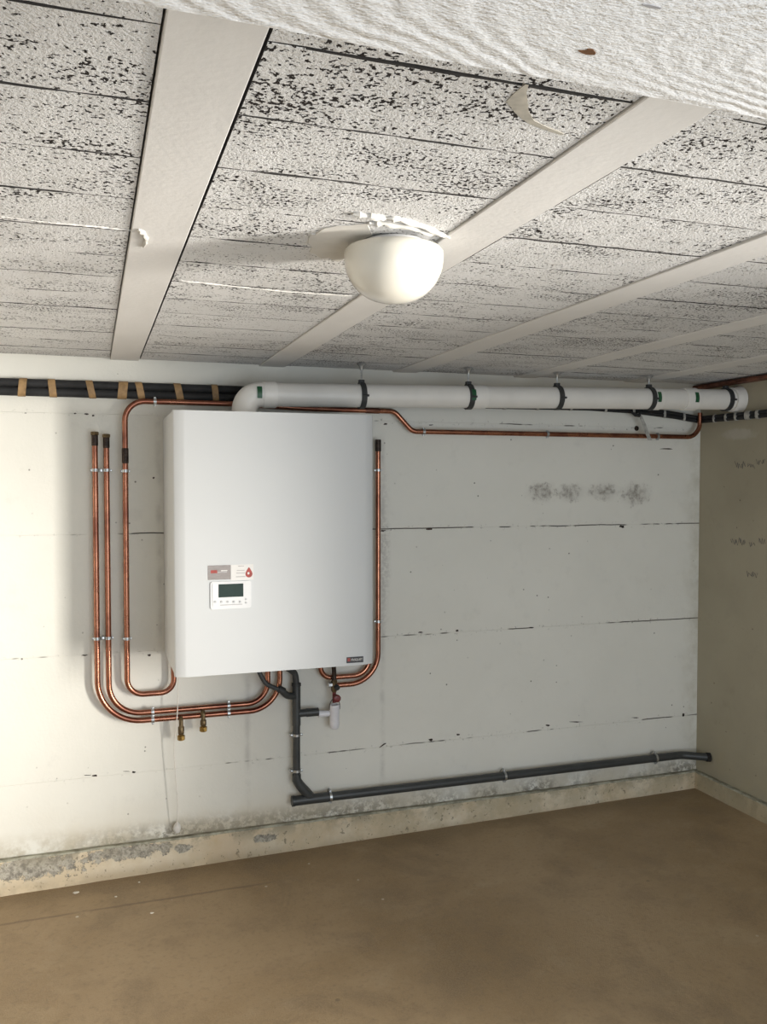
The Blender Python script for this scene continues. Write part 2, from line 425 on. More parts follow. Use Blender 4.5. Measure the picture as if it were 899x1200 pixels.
# unseen pale slab behind the camera, added to bounce light up to the beam
th = bpy.data.objects['floor']
part('bounce_slab', MB().prism([(XL, YF, fz(XL)+0.001), (XR, YF, fz(XR)+0.001), (XR, -3.15, fz(XR)+0.001), (XL, -3.15, fz(XL)+0.001)], (0, 0, 0.004)), 'paint_chip', th, False)

# back wall: painted lifts of shuttered concrete in front of the core
wb = struct('wall_back', MB().box((XL-0.2, 0.006, -0.15), (XR+0.02, 0.2, 2.1)), 'wall_plain', 'white painted shuttered concrete wall behind the boiler')
g = 0.00025
zs = [-0.1, 0.393, 0.873, 1.338, 1.80, 2.06]; xs = [XL, -1.3, -0.36, 0.60, 1.185, XR+0.0]
for i in range(len(zs)-1):
    for j in range(len(xs)-1):
        part('wall_panel', MB().box((xs[j]+(g*0.4), -random.uniform(0, 0.0004), zs[i]+g), (xs[j+1]-(g*0.4), 0.007, zs[i+1]-g)), 'wall_paint', wb, False)

# right wall with the side door opening beside the camera (out of view)
DY0, DY1, DH = -3.86, -3.12, 1.93
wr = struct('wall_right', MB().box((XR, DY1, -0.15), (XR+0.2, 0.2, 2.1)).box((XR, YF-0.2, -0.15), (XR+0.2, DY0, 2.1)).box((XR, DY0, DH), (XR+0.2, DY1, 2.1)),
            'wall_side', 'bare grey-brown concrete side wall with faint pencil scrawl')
struct('wall_left', MB().box((XL-0.2, YF-0.2, -0.15), (XL, 0.006, 2.1)), 'wall_plain', 'plain white wall on the boiler side of the room')
# front wall with the garage door opening behind the camera
struct('wall_front', MB().box((XL, YF-0.2, -0.15), (-0.05, YF, 2.1)).box((2.45, YF-0.2, -0.15), (XR, YF, 2.1)).box((-0.05, YF-0.2, 1.92), (2.45, YF, 2.1)), 'wall_plain', 'white wall around the open garage door')

# plinths
LZ = 0.122; P = 0.032
def plinth(name, mb_front, mb_top, label):
    o = struct(name, mb_front, 'plinth_paint', label, cat='plinth'); part('ledge', mb_top, 'ledge_top', o, False)
def ragged(a, b, n, amp, seed):
    rr = random.Random(seed); return [a+(b-a)*i/n for i in range(n+1)], [rr.uniform(-amp, amp) for _ in range(n+1)]
xs_, jt = ragged(XL, XR-P, 90, 0.003, 3)
front = MB(); top = MB()
for i in range(90):
    x0, x1 = xs_[i], xs_[i+1]; j0, j1 = jt[i], jt[i+1]
    front.add([(x0, -P+j0*0.5, -0.1), (x1, -P+j1*0.5, -0.1), (x1, -P+j1*0.5, LZ-0.006), (x0, -P+j0*0.5, LZ-0.006)], [(0, 1, 2, 3)])
    top.add([(x0, -P+j0*0.5, LZ-0.006), (x1, -P+j1*0.5, LZ-0.006), (x1, -P+0.005+j1, LZ+j1*0.5), (x0, -P+0.005+j0, LZ+j0*0.5),
             (x1, 0.0, LZ-0.003), (x0, 0.0, LZ-0.003)], [(0, 1, 2, 3), (3, 2, 4, 5)])
plinth('baseboard_back', front, top, 'flaking cream concrete plinth along the back wall')
ys_, jt = ragged(0.0, YF, 110, 0.003, 5)
front = MB(); top = MB()
for i in range(110):
    y0, y1 = ys_[i], ys_[i+1]; j0, j1 = jt[i], jt[i+1]
    if y0 > DY0 and y1 < DY1 and (y0 < DY1 or y1 > DY0) and y0 < DY1+0.06: continue
    X = XR-P
    front.add([(X+j0*0.5, y0, -0.1), (X+j1*0.5, y1, -0.1), (X+j1*0.5, y1, LZ-0.006), (X+j0*0.5, y0, LZ-0.006)], [(0, 1, 2, 3)])
    top.add([(X+j0*0.5, y0, LZ-0.006), (X+j1*0.5, y1, LZ-0.006), (X+0.005+j1, y1, LZ+j1*0.5), (X+0.005+j0, y0, LZ+j0*0.5),
             (XR, y1, LZ-0.003), (XR, y0, LZ-0.003)], [(0, 1, 2, 3), (3, 2, 4, 5)])
plinth('baseboard_right', front, top, 'dull concrete plinth along the bare side wall')

# ceiling: joists with porous infill blocks
ce = struct('ceiling', MB().box((XL-0.2, YF-0.2, H+0.045), (XR+0.2, 0.2, H+0.2)), 'cavity', 'white-washed ceiling of concrete joists with porous infill blocks')
part('far_ceiling', MB().box((XL, YF, H), (XR, -3.16, H+0.04)), 'joist_concrete', ce, False)
JC = [0.130+0.577*k for k in range(-3, 5)]; JW = 0.105
joist_mesh = None
for xc in JC:
    mb = MB().box((-JW/2, -3.15, 0), (JW/2, 0.0, 0.044), 0.002)
    if joist_mesh is None: joist_mesh = mb.mesh('joist', 'joist_concrete', smooth=False)
    o = bpy.data.objects.new('joist', joist_mesh); COL.objects.link(o); o.location = (xc, 0, H-0.001); o.parent = ce
BP = 0.195
def block_mesh(wd, seed, gap=0.0):
    rr = random.Random(seed); n = 11; vs = []; fs = []
    for i in range(n+1):
        x = -wd/2+wd*i/n; e = 0.0 if i in (0, n) else 1.0
        a = -BP/2+0.0002+gap+rr.uniform(0, 0.0022)*e; b = BP/2-0.0002-rr.uniform(0, 0.0022)*e
        zb = rr.uniform(-0.0007, 0.0007)
        vs += [(x, a, 0.04), (x, a, 0.0015), (x, a+0.0012, zb), (x, b-0.0012, zb), (x, b, 0.0015), (x, b, 0.04)]
    for i in range(n):
        for k in range(5): fs.append((i*6+k, i*6+k+1, i*6+k+7, i*6+k+6))
    fs += [(0, 1, 2, 3, 4, 5), tuple(n*6+k for k in (5, 4, 3, 2, 1, 0))]
    me = MB().add(vs, fs).mesh('block', 'block_porous', smooth=False); me.materials.append(ML['block_side'])
    for p in me.polygons:
        if abs(p.normal.z) < 0.8: p.material_index = 1
    return me
cols = [(JC[i]+JW/2+0.0050, JC[i+1]-JW/2-0.003) for i in range(len(JC)-1)]+[(JC[-1]+JW/2+0.0035, XR-0.002)]
cols = [(XL+0.002, JC[0]-JW/2-0.002)]+cols
cache = {}
for a, b in cols:
    wd = round(b-a, 3)
    for k in range(0, 17):
        y0 = -2.56-0.195*3+BP*k
        var = 9 if k == 3 else random.randrange(4)
        key = (wd, var)
        if key not in cache: cache[key] = block_mesh(wd, hash(key) % 9999 if False else int(wd*1000)+var*31, 0.0018 if var == 9 else 0.0)
        if y0+BP > 0.02: continue
        o = bpy.data.objects.new('block', cache[key]); COL.objects.link(o); o.parent = ce
        o.location = ((a+b)/2, y0+BP/2, H+random.uniform(0.0020, 0.0034))
# mortar strip between the last row of blocks and the wall
last = -2.56-0.195*3+BP*16
part('mortar_strip', MB().box((XL, last-0.001, H+0.012), (XR, 0.0, H+0.04)), 'plaster', ce, False)

# the deep beam overhead, cast against sawn boards
zb = 1.85
p0, p1 = HZ(120, 0, zb), HZ(899, 143, zb); dr = (p1-p0); dr.normalize()
sl = (p1.y-p0.y)/(p1.x-p0.x); ya = lambda x: p0.y+sl*(x-p0.x)
n = 70; rr = random.Random(11); mb = MB(); vs = []; fs = []
for i in range(n+1):
    x = XL+(XR-XL)*i/n; y = ya(x); jy = rr.uniform(-0.0015, 0.0015); jz = rr.uniform(-0.001, 0.001)
    vs += [(x, y, H+0.03), (x, y+jy, zb+0.005), (x, y-0.004+jy, zb+jz), (x, y-0.15, zb), (x, y-0.31, zb), (x, y-0.31, H+0.03)]
for i in range(n):
    for k in range(5): fs.append((i*6+k, i*6+k+1, i*6+k+7, i*6+k+6))
fs += [(0, 1, 2, 3, 4, 5), tuple(n*6+k for k in (5, 4, 3, 2, 1, 0))]
bmo = struct('trim_1', mb.add(vs, fs), 'beam_board_marked', 'white concrete beam overhead showing raised wood grain from its boards', cat='beam')
q = HZ(690, 61, zb-0.0006)
part('rust_spot', MB().prism([q+Vector((0.006*math.cos(t)*(1+0.5*math.sin(3*t)), 0.004*math.sin(t), 0)) for t in [k*0.7 for k in range(9)]], (0, 0, 0.001)), 'rust', bmo)
q = HZ(764, 8, zb-0.0006)
part('chip_mark', MB().prism([q+Vector((0.008*math.cos(t), 0.0015*math.sin(t), 0)) for t in [k*0.7 for k in range(9)]], (0, 0, 0.001)), 'ink_grey', bmo)

# plaster blobs, smears on the ceiling
def ridge(name, pts, r, mat, seed, parent, seg=8, n=5):
    rr = random.Random(seed); path = []
    for i in range(len(pts)-1):
        for k in range(n): path.append(pts[i].lerp(pts[i+1], k/n)+Vector((rr.uniform(-r, r)*0.4, rr.uniform(-r, r)*0.4, 0)))
    path.append(pts[-1]); rs = [r*rr.uniform(0.35, 1.25) for _ in path]; rs[0] = rs[-1] = r*0.3
    return part(name, MB().sweep(path, rs, seg), mat, parent)
zc = H-0.001
ridge('plaster_ridge', [HZ(u, v, zc) for u, v in ((415, 251), (445, 255), (470, 257), (500, 267), (527, 279))], 0.0065, 'plaster', 1, ce, n=6)
ridge('plaster_ridge', [HZ(u, v, zc) for u, v in ((430, 262), (450, 262), (480, 266), (510, 275))], 0.0055, 'plaster', 2, ce, n=5)
ridge('plaster_ridge', [HZ(u, v, H+0.0022) for u, v in ((0, 253.5), (50, 259.5), (100, 264.5), (150, 269.5), (163, 270.5))], 0.0022, 'plaster', 3, ce, n=16)
ridge('plaster_ridge', [HZ(u, v, zc-0.002) for u, v in ((163, 269), (169, 274), (171, 281), (168, 290))], 0.0045, 'plaster', 4, ce)
ridge('plaster_ridge', [HZ(u, v, H+0.0022) for u, v in ((212, 329), (280, 336), (340, 342), (412, 347))], 0.0018, 'plaster', 5, ce, n=22)
def flat(name, pix, z, th, mat, parent): return part(name, MB().prism([HZ(u, v, z) for u, v in pix], (0, 0, th)), mat, parent, False)
flat('plaster_smear', [(362, 279), (365, 275), (370, 275), (380, 268), (395, 265), (412, 264), (430, 262), (440, 285), (420, 303), (405, 303), (396, 307), (385, 302), (376, 303), (370, 298), (363, 296), (366, 290), (361, 285)], H+0.0010, 0.004, 'plaster_smooth', ce)
def ribbon(name, pts, wds, z, mat, parent):
    c3 = [HZ(u, v, z) for u, v in pts]; vs = []; fs = []
    for i, p in enumerate(c3):
        t = (c3[min(i+1, len(c3)-1)]-c3[max(i-1, 0)]).normalized(); s = Vector((-t.y, t.x, 0))*wds[i]/2
        vs += [p-s, p+s, p-s+Vector((0, 0, 0.004)), p+s+Vector((0, 0, 0.004))]
    for i in range(len(c3)-1):
        for a, b in ((0, 1), (1, 3), (3, 2), (2, 0)): fs.append((i*4+a, i*4+b, i*4+4+b, i*4+4+a))
    return part(name, MB().add(vs, fs), mat, parent, False)
ribbon('brown_smear', [(618, 99), (611, 108), (606, 118), (612, 132), (622, 143), (640, 151), (660, 158)], [0.004, 0.013, 0.026, 0.017, 0.010, 0.008, 0.004], H+0.0008, 'smear_brown', ce)

# pencil scrawl on the side wall
def scrawl(u0, u1, v0, amp, seed):
    rr = random.Random(seed); pts = []
    n = int((u1-u0)/1.1)
    for i in range(n+1): pts.append(RW(u0+(u1-u0)*i/n+rr.uniform(-1, 1), v0+amp*(1 if i % 2 else -1)*rr.uniform(0.3, 1)+i*0.05, XR-0.0005))
    return MB().sweep(pts, 0.0011, 5)
for a in ((862, 874, 545, 5, 1), (876, 884, 546, 3, 2), (887, 896, 541, 4, 3), (857, 874, 634, 5, 4), (878, 884, 638, 3, 5), (889, 897, 634, 4, 6), (876, 888, 673, 4, 8)):
    part('pencil_scrawl', scrawl(*a), 'pencil', wr)

# small knocked-out chips in the painted wall
for i, (u, v, hw, hh_) in enumerate(((111, 909, 3.2, 1.6), (103, 908.5, 5, 0.5), (157, 905, 2.4, 1.6), (149, 904, 5, 0.5), (101, 485, 4, 1.3), (109, 487, 2.2, 1.6), (88, 484.5, 2, 0.8), (30, 484, 2, 0.6),
        (99, 768, 4, 0.9), (449, 873, 6, 1.2), (505, 867, 2.6, 2.0), (537, 861, 2.4, 1.2), (449, 622, 3, 1.2), (503, 620, 4, 1.3), (493, 741, 3, 1.0), (536, 739, 1.8, 1.6), (623, 735.5, 2.6, 1.0), (452, 497, 2.6, 1.2), (505, 498, 3.2, 0.7),
        (729, 617, 3.2, 1.8), (801, 838, 1.6, 2.2), (642, 850, 3, 1.2), (675, 846, 8, 0.7), (745, 841, 5, 0.7), (333, 500, 1.4, 1.2), (180, 560, 1.5, 1.3), (175, 768, 2.5, 1.6), (782, 526, 9, 0.7))):
    rr = random.Random(40+i); ring = []
    for k in range(9):
        t_ = 2*math.pi*k/9; q = rr.uniform(0.55, 1.15)
        ring.append(W(u+hw*q*math.cos(t_), v+hh_*q*math.sin(t_)-(0.6*(hw*q*math.cos(t_)) if u == 449 and v > 800 else 0), -0.0007))
    part('chip_mark', MB().prism(ring, (0, 0.0009, 0)), 'oxide', wb, False)

# ------------------------------------------------------------------ boiler
BX0, BX1, BZ0, BZ1, BD = 0.272, 1.000, 0.857, 1.787, 0.45
bo = thing('boiler', ((BX0+BX1)/2, -BD/2, BZ0), 'large white wall-hung boiler with a small display panel', 'boiler')
part('casing', MB().box((BX0, -0.400, BZ0+0.004), (BX1, -0.002, BZ1-0.001), 0.003), 'boiler_white', bo)
part('underside_plate', MB().box((BX0+0.02, -0.39, BZ0-0.001), (BX1-0.02, -0.03, BZ0+0.006)), 'boiler_dark', bo, False)
# front panel: flat middle, gently folded margins
prof = [(BX0, -0.401), (BX0, -0.430), (BX0+0.004, -0.4355), (BX0+0.033, -0.4465), (BX0+0.040, -0.45), (BX1-0.034, -0.45), (BX1-0.028, -0.4465), (BX1-0.004, -0.4355), (BX1, -0.430), (BX1, -0.401)]
fp = MB().prism([(x, y, BZ0) for x, y in prof], (0, 0, BZ1-BZ0))
fpo = part('front_panel', fp, 'boiler_white', bo)
def B(u, v, y): return W(u, v, y)
def rrect(u0, v0, u1, v1, y, r=0.0, n=4):
    a = W(u0, (v0+v1)/2, y); b = W(u1, (v0+v1)/2, y); t = W((u0+u1)/2, v0, y); d = W((u0+u1)/2, v1, y)
    x0, x1, z0, z1 = a.x, b.x, d.z, t.z
    if r <= 0: return [Vector((x0, y, z0)), Vector((x1, y, z0)), Vector((x1, y, z1)), Vector((x0, y, z1))]
    out = []
    for cx_, cz_, a0 in ((x1-r, z0+r, -90), (x1-r, z1-r, 0), (x0+r, z1-r, 90), (x0+r, z0+r, 180)):
        for k in range(n+1):
            t_ = math.radians(a0+90*k/n); out.append(Vector((cx_+r*math.cos(t_), y, cz_+r*math.sin(t_))))
    return out
yf = -0.45
cp = part('control_panel', MB().prism(rrect(246.5, 681.2, 294.2, 713, yf, 0.008), (0, -0.005, 0)), 'plastic_white', bo)
part('bezel', MB().prism(rrect(249.0, 682.5, 291.8, 710.2, yf-0.005, 0.005), (0, -0.002, 0)), 'plastic_white', cp)
part('screen', MB().prism(rrect(256.2, 684.2, 285.2, 699.6, yf-0.007), (0, -0.0012, 0)), 'screen', cp)
for u in (252.3, 259.7, 267.0, 274.2, 281.4):
    p = W(u, 705.2, yf-0.007); part('button', MB().cyl(p, p+Vector((0, -0.003, 0)), 0.0042, 0.0036, 14), 'button', cp)
for v in (702.0, 706.2):
    p = W(288.4, v, yf-0.007); part('button', MB().cyl(p, p+Vector((0, -0.003, 0)), 0.0036, 0.003, 14), 'button', cp)
part('print_line', MB().prism(rrect(258, 708.2, 284, 709.0, yf-0.007), (0, -0.0006, 0)), 'ink_grey', cp)
sk = part('grey_sticker', MB().prism(rrect(243.6, 662.4, 270.2, 679.2, yf), (0, -0.0012, 0)), 'sticker_metal', bo)
part('red_print', MB().prism(rrect(247, 668.2, 254.6, 671.8, yf-0.0012), (0, -0.0005, 0)), 'ink_red', sk)
part('white_print', MB().prism(rrect(255, 669.8, 266, 671.2, yf-0.0012), (0, -0.0005, 0)), 'ink_grey', sk)
part('white_print', MB().prism(rrect(259, 668.2, 266.5, 669.3, yf-0.0012), (0, -0.0005, 0)), 'sticker_white', sk)
sw = part('white_sticker', MB().prism(rrect(270.6, 661.6, 297, 679.6, yf), (0, -0.0010, 0)), 'sticker_white', bo)
for v, a, b in ((663.4, 279, 286), (668.4, 277.5, 286.5), (671.4, 277, 287), (675.8, 276.5, 287.5)):
    part('print_line', MB().prism(rrect(a, v-0.4, b, v+0.4, yf-0.001), (0, -0.0005, 0)), 'ink_grey', sw)
c0 = W(291.8, 672.6, yf-0.001); drop = []
for k in range(22):
    t = 2*math.pi*k/22; r = 0.0125; x = r*math.sin(t)*(1.0 if math.cos(t) < 0.2 else 1-0.75*(math.cos(t)-0.2)); z = r*math.cos(t)*(1.0 if math.cos(t) < 0 else 1.9)
    drop.append(c0+Vector((x, 0, z)))
dp = part('flame_print', MB().prism(drop, (0, -0.0006, 0)), 'ink_red', sw)
part('flame_core', MB().prism([W(291.2, 671.8, yf-0.0016)+Vector((0.004*math.cos(k*0.6), 0, 0.0045*math.sin(k*0.6))) for k in range(10)], (0, -0.0004, 0)), 'sticker_white', sw)
bd = part('badge', MB().prism(rrect(406.2, 769.6, 425.6, 776.4, yf), (0, -0.003, 0)), 'badge_black', bo)
part('red_mark', MB().prism(rrect(407.4, 771.2, 410.4, 775.0, yf-0.003), (0, -0.0006, 0)), 'ink_red', bd)
tc = bpy.data.curves.new('badge_text', 'FONT'); tc.body = 'FRISQUET'; tc.size = 0.0135; tc.extrude = 0.0003
to = bpy.data.objects.new('badge_text_tmp', tc); COL.objects.link(to)
dg = bpy.context.evaluated_depsgraph_get(); tm = bpy.data.meshes.new_from_object(to.evaluated_get(dg)); bpy.data.objects.remove(to)
wd = max(q.co.x for q in tm.vertices); a = W(411.4, 774.6, yf-0.0035); b = W(424.8, 774.6, yf-0.0035); k = (b.x-a.x)/wd
for q in tm.vertices: q.co = Vector((a.x+q.co.x*k, a.y-q.co.z, a.z+q.co.y*0.9))-org_of(bo)
tm.materials.append(ML['sticker_white'])
o = bpy.data.objects.new('badge_lettering', tm); COL.objects.link(o); o.parent = bd

# ------------------------------------------------------------------ flue
def fy(x): return -0.19-0.032*(x-0.56)
def fzz(x): return 1.880+0.019*(x-0.875)
R = 0.0462
x0 = 0.562
P0 = Vector((x0, fy(x0), BZ1+0.0005)); zc0 = fzz(x0)
flp = thing('flue_pipe', (x0, fy(x0), BZ1), 'long white flue pipe running from the boiler into the side wall', 'pipe')
fpt = lambda x: Vector((x, fy(x), fzz(x)))
part('elbow', MB().sweep(fillet([P0, Vector((x0, fy(x0), zc0)), fpt(0.685)], 0.062, 14), R+0.0022, 28), 'flue_socket', flp)
part('pipe', MB().sweep([fpt(0.685), fpt(XR-0.001)], R, 32), 'flue_white', flp)
def band(name, xa, xb, r, mat):
    return part(name, MB().sweep([fpt(xa), fpt(xa+0.004), fpt(xb-0.004), fpt(xb)], [r-0.001, r, r, r-0.001], 32), mat, flp)
band('socket', 0.632, 0.682, R+0.0055, 'flue_socket')
band('socket', 1.495, 1.560, R+0.0035, 'flue_socket')
band('socket', 2.345, 2.400, R+0.0035, 'flue_socket')
band('socket', 2.520, 2.585, R+0.0050, 'flue_socket')
def glabel(u, v0, v1, wdt):
    # small curved label on the near side of the pipe
    x = W(u, (v0+v1)/2, fy(1.5)-R).x
    c = fpt(x); r = R+0.0072; vs = []; fs = []; n = 6
    a0, a1 = math.radians(200), math.radians(150)
    for i in range(n+1):
        t = a0+(a1-a0)*i/n
        for dx in (-wdt/2, wdt/2): vs.append(c+Vector((dx, r*math.cos(t), r*math.sin(t))))
        for dx in (-wdt/2, wdt/2): vs.append(c+Vector((dx, (R)*math.cos(t), (R)*math.sin(t))))
    for i in range(n):
        for p, q in ((0, 1), (1, 3), (3, 2), (2, 0)): fs.append((i*4+p, i*4+q, i*4+4+q, i*4+4+p))
    fs += [(0, 1, 3, 2), (n*4, n*4+2, n*4+3, n*4+1)]
    part('green_label', MB().add(vs, fs), 'green_label', flp)
for u, wdt in ((306, 0.018), (555.5, 0.018), (768.5, 0.016), (811, 0.018)): glabel(u, 455, 470, wdt)
wc = fpt(XR)
part('wall_rosette', MB().sweep([fpt(XR-0.045), fpt(XR-0.012), fpt(XR-0.0005)], [0.055, 0.061, 0.063], 32), 'flue_socket', flp)

def clamp(x, label, rod=True, group='flue clamps hung from the ceiling'):
    c = fpt(x); ax = (fpt(x+0.1)-fpt(x)).normalized()
    t = thing('flue_clamp', (c.x, c.y, c.z-R-0.006), label, 'clamp', group if rod else None)
    part('ring', MB().tubering(c, ax, R+0.0008, R+0.0065, 0.021, 32), 'rubber', t)
    sgn = c+Vector((0, -R-0.010, -0.004))
    part('bolt', MB().cyl(sgn+Vector((-0.012, 0, 0)), sgn+Vector((0.014, 0, 0)), 0.0045, seg=8), 'rubber', t)
    part('lug', MB().box(c+Vector((-0.011, -0.009, R+0.005)), c+Vector((0.011, 0.009, R+0.017)), 0.002), 'rubber', t)
    if rod:
        part('rod', MB().cyl(c+Vector((0, 0, R+0.015)), Vector((c.x, c.y, H-0.012)), 0.0038, seg=8), 'zinc', t)
        part('ceiling_foot', MB().sweep([Vector((c.x, c.y, H-0.026)), Vector((c.x, c.y, H-0.012)), Vector((c.x, c.y, H-0.0015)), Vector((c.x, c.y, H-0.0005))], [0.006, 0.010, 0.020, 0.020], 14), 'zinc', t)
ycl = lambda u, v: W(u, v, -0.22).x
for u, lb in ((425, 'grey flue clamp on a rod right above the boiler corner'), (549, 'grey flue clamp on a rod touching a green label'),
              (651, 'grey flue clamp on a rod halfway along the plain pipe length'), (756, 'grey flue clamp on a rod above the dangling grey strip')):
    xx = ycl(u, 463); clamp(xx, lb)
clamp(2.752, 'grey flue clamp against the collar at the bare side wall', rod=False)

# ------------------------------------------------------------------ insulated pipe pair with tape bands
bp = [W(u, v, -0.032) for u, v in ((-170, 447.5), (0, 453), (275, 461.5), (560, 471.5), (690, 476), (745, 480.5), (790, 486.5), (812, 490.5))]
corner = Vector((XR-0.032, -0.036, RW(832, 491).z)); endp = RW(925, 482, XR-0.032)
bp = bp+[corner, endp]
ip = thing('insulated_pipe_pair', (0.3, -0.03, bp[2].z-0.035), 'pair of black foam-wrapped pipes held together with tan tape', 'pipe')
pth = fillet(bp, 0.05, 6)
for dz in (0.0155, -0.0155):
    sh = [1.0 if p.x < 1.2 else max(0.55, 1.0-0.45*(p.x-1.2)/1.2) for p in pth]
    part('foam_tube', MB().sweep([p+Vector((0, 0, dz*q)) for p, q in zip(pth, sh)], [0.0165*q for q in sh], 14), 'foam_black', ip)
def tape(pa, pb, wdt, mat, k=1.0, name='tape_band', tilt=0.0):
    d = (pb-pa).normalized(); sec = []
    for i in range(24):
        t = 2*math.pi*i/24
        yy = 0.0190*k*math.cos(t); zz = 0.0345*k*math.copysign(abs(math.sin(t))**0.75, math.sin(t))
        sec.append((yy, zz))
    nrm = Vector((0, 0, 1)).cross(d).normalized(); vs = []; fs = []
    for s_ in (-wdt/2, wdt/2):
        for yy, zz in sec: vs.append(pa+d*(s_+tilt*zz)+nrm*yy+Vector((0, 0, zz)))
    n_ = len(sec)
    for i in range(n_): fs.append((i, (i+1) % n_, n_+(i+1) % n_, n_+i))
    fs += [tuple(range(n_))[::-1], tuple(range(n_, 2*n_))]
    part(name, MB().add(vs, fs), mat, ip)
def onpath(u):
    for i in range(len(bp)-3):
        a, b = bp[i], bp[i+1]; uu = lambda p: CX+F*(p-CAM).dot(RT)/(p-CAM).dot(FW)
        if uu(a) <= u <= uu(b):
            t = (u-uu(a))/(uu(b)-uu(a)); return a.lerp(b, t), b
for u, wdt, tl in ((-95, 0.026, 0), (-40, 0.026, 0.1), (24.5, 0.027, 0.1), (57.5, 0.026, -0.1), (101, 0.025, -0.2), (138, 0.034, 0.1), (158.5, 0.026, -0.2), (205, 0.027, -0.2), (250, 0.024, -0.1)):
    a, b = onpath(u); tape(a, b, wdt, 'tan_tape', 1, tilt=tl)
for u in (590, 628, 668, 709, 742, 778, 801):
    a, b = onpath(u); tape(a, b, 0.012, 'grey_tape', max(0.55, 1.0-0.45*(a.x-1.2)/1.2)*1.03)
for k in range(6):
    t = 0.17+0.13*k+random.uniform(-0.04, 0.04); tape(corner.lerp(endp, t), endp, random.uniform(0.008, 0.030), 'grey_tape', 0.58)

# grey strip dangling below the pair
st = [W(u, v, -0.075) for u, v in ((749, 484), (752, 490), (755, 497), (758, 506), (762, 516))]
vs = []; fs = []
for i, p in enumerate(st):
    hw = 0.008+0.003*i/4; vs += [p+Vector((-hw, 0, 0)), p+Vector((hw, 0, 0)), p+Vector((hw, 0.0015, 0)), p+Vector((-hw, 0.0015, 0))]
for i in range(4):
    for k in range(4): fs.append((i*4+k, i*4+(k+1) % 4, i*4+4+(k+1) % 4, i*4+4+k))
fs += [(0, 1, 2, 3), (16, 19, 18, 17)]
t = thing('hanging_strip', st[-1], 'loose grey tape strip dangling from black pipes over copper run', 'tape')
part('strip', MB().add(vs, fs), 'grey_tape', t)
kn = W(747.5, 485, -0.075); part('knot', MB().sweep([kn+Vector((-0.03, 0.01, 0.008)), kn+Vector((-0.012, 0, -0.005)), kn+Vector((0.006, 0, -0.007)), kn+Vector((0.02, 0.01, 0.012))], [0.004, 0.009, 0.010, 0.004], 8), 'foam_black', t)
# round junction hole left in the wall
q = W(746, 502, 0); part('wall_hole', MB().cyl(q+Vector((0, -0.002, 0)), q+Vector((0, 0.004, 0)), 0.012, seg=14), 'oxide', wb)

# ------------------------------------------------------------------ copper pipes
CR = 0.0108
def sleeve(name, a, b, r, mat, parent): return part(name, MB().sweep([a, a.lerp(b, 0.08), a.lerp(b, 0.92), b], [r-0.001, r, r, r-0.001], 14), mat, parent)
def hexcap(name, p, parent, mat='brass_old', r=0.0165, h=0.014):
    part(name, MB().sweep([p, p+Vector((0, 0, h*0.2)), p+Vector((0, 0, h*0.85)), p+Vector((0, 0, h))], [r*0.85, r, r, r*0.7], 6), mat, parent)
YP = -0.040
def V(x, z, y=YP): return Vector((x, y, z))
def copper(name, pts, rad, label, top_cap=True, loc=None):
    t = thing(name, loc or (pts[0].x, YP, min(p.z for p in pts)), label, 'pipe')
    part('tube', MB().sweep(fillet(pts, rad, 12), CR, 16), 'copper', t)
    if top_cap:
        a = pts[0]; sleeve('soldered_end', a+Vector((0, 0, -0.040)), a+Vector((0, 0, 0.002)), CR+0.0016, 'oxide', t); hexcap('end_cap', a, t)
    return t
oz, iz = 0.609, 0.6395
copper('copper_pipe', [V(0.0175, 1.716), V(0.0175, oz), V(0.727, oz), V(0.727, BZ0+0.002)], [0.165, 0.125], 'outer of two capped copper pipes bending under the boiler')
copper('copper_pipe', [V(0.059, 1.708), V(0.059, iz), V(0.677, iz), V(0.677, BZ0+0.002)], [0.12, 0.085], 'inner of two capped copper pipes bending under the boiler')
# long run: from under the boiler up beside it, along the wall to the far corner
zt = 1.848
pts = [V(0.303, BZ0+0.002), V(0.303, 0.712), V(0.127, 0.712), V(0.127, zt, -0.066), V(0.55, 1.848, -0.066), V(0.85, 1.838, -0.064), V(1.222, 1.838, -0.048), V(1.305, 1.755, -0.044), V(2.775, 1.755, -0.058), V(2.775, 1.872, -0.058)]
t = copper('copper_pipe', pts, [0.05, 0.062, 0.075, 2.0, 2.0, 0.05, 0.05, 0.07], 'long copper pipe from boiler side along the wall to the corner', False, (0.2, YP, 0.70))
a = W(147.5, 524); sleeve('coupling', Vector((0.127, YP-0.0205, 1.610)), Vector((0.127, YP-0.0219, 1.668)), CR+0.0018, 'oxide', t)
sleeve('coupling', V(1.09, 1.838, -0.0537), V(1.155, 1.838, -0.0509), CR+0.0014, 'copper_dull', t)
# right-hand capped pipe and its return under the boiler
t = copper('copper_pipe', [V(1.152, 1.715), V(1.152, 0.687), V(0.957, 0.687)], [0.125], 'lone capped copper pipe on the boiler side facing bare wall', False)
sleeve('soldered_end', V(1.152, 1.668), V(1.152, 1.718), CR+0.0020, 'oxide', t)
t = copper('copper_pipe', [V(0.900, BZ0+0.002), V(0.900, 0.722), V(1.113, 0.722), V(1.113, BZ0+0.002)], [0.045, 0.07], 'short copper loop under the boiler above the red valve', False)
# pipe on the side wall right under the ceiling
rp = thing('copper_pipe', (XR-0.02, -0.4, 1.95), 'dull copper pipe under the ceiling touching the bare side wall', 'pipe')
part('tube', MB().sweep([Vector((XR-0.016, -0.004, 1.9965)), Vector((XR-0.016, -1.4, 1.9965))], CR, 14), 'copper_dull', rp)
rp = thing('copper_pipe', (XR-0.02, -0.4, 1.93), 'dull copper pipe under the ceiling, outer twin off the side wall', 'pipe')
part('tube', MB().sweep([Vector((XR-0.042, -0.004, 1.9965)), Vector((XR-0.042, -1.4, 1.9965))], CR, 14), 'copper_dull', rp)

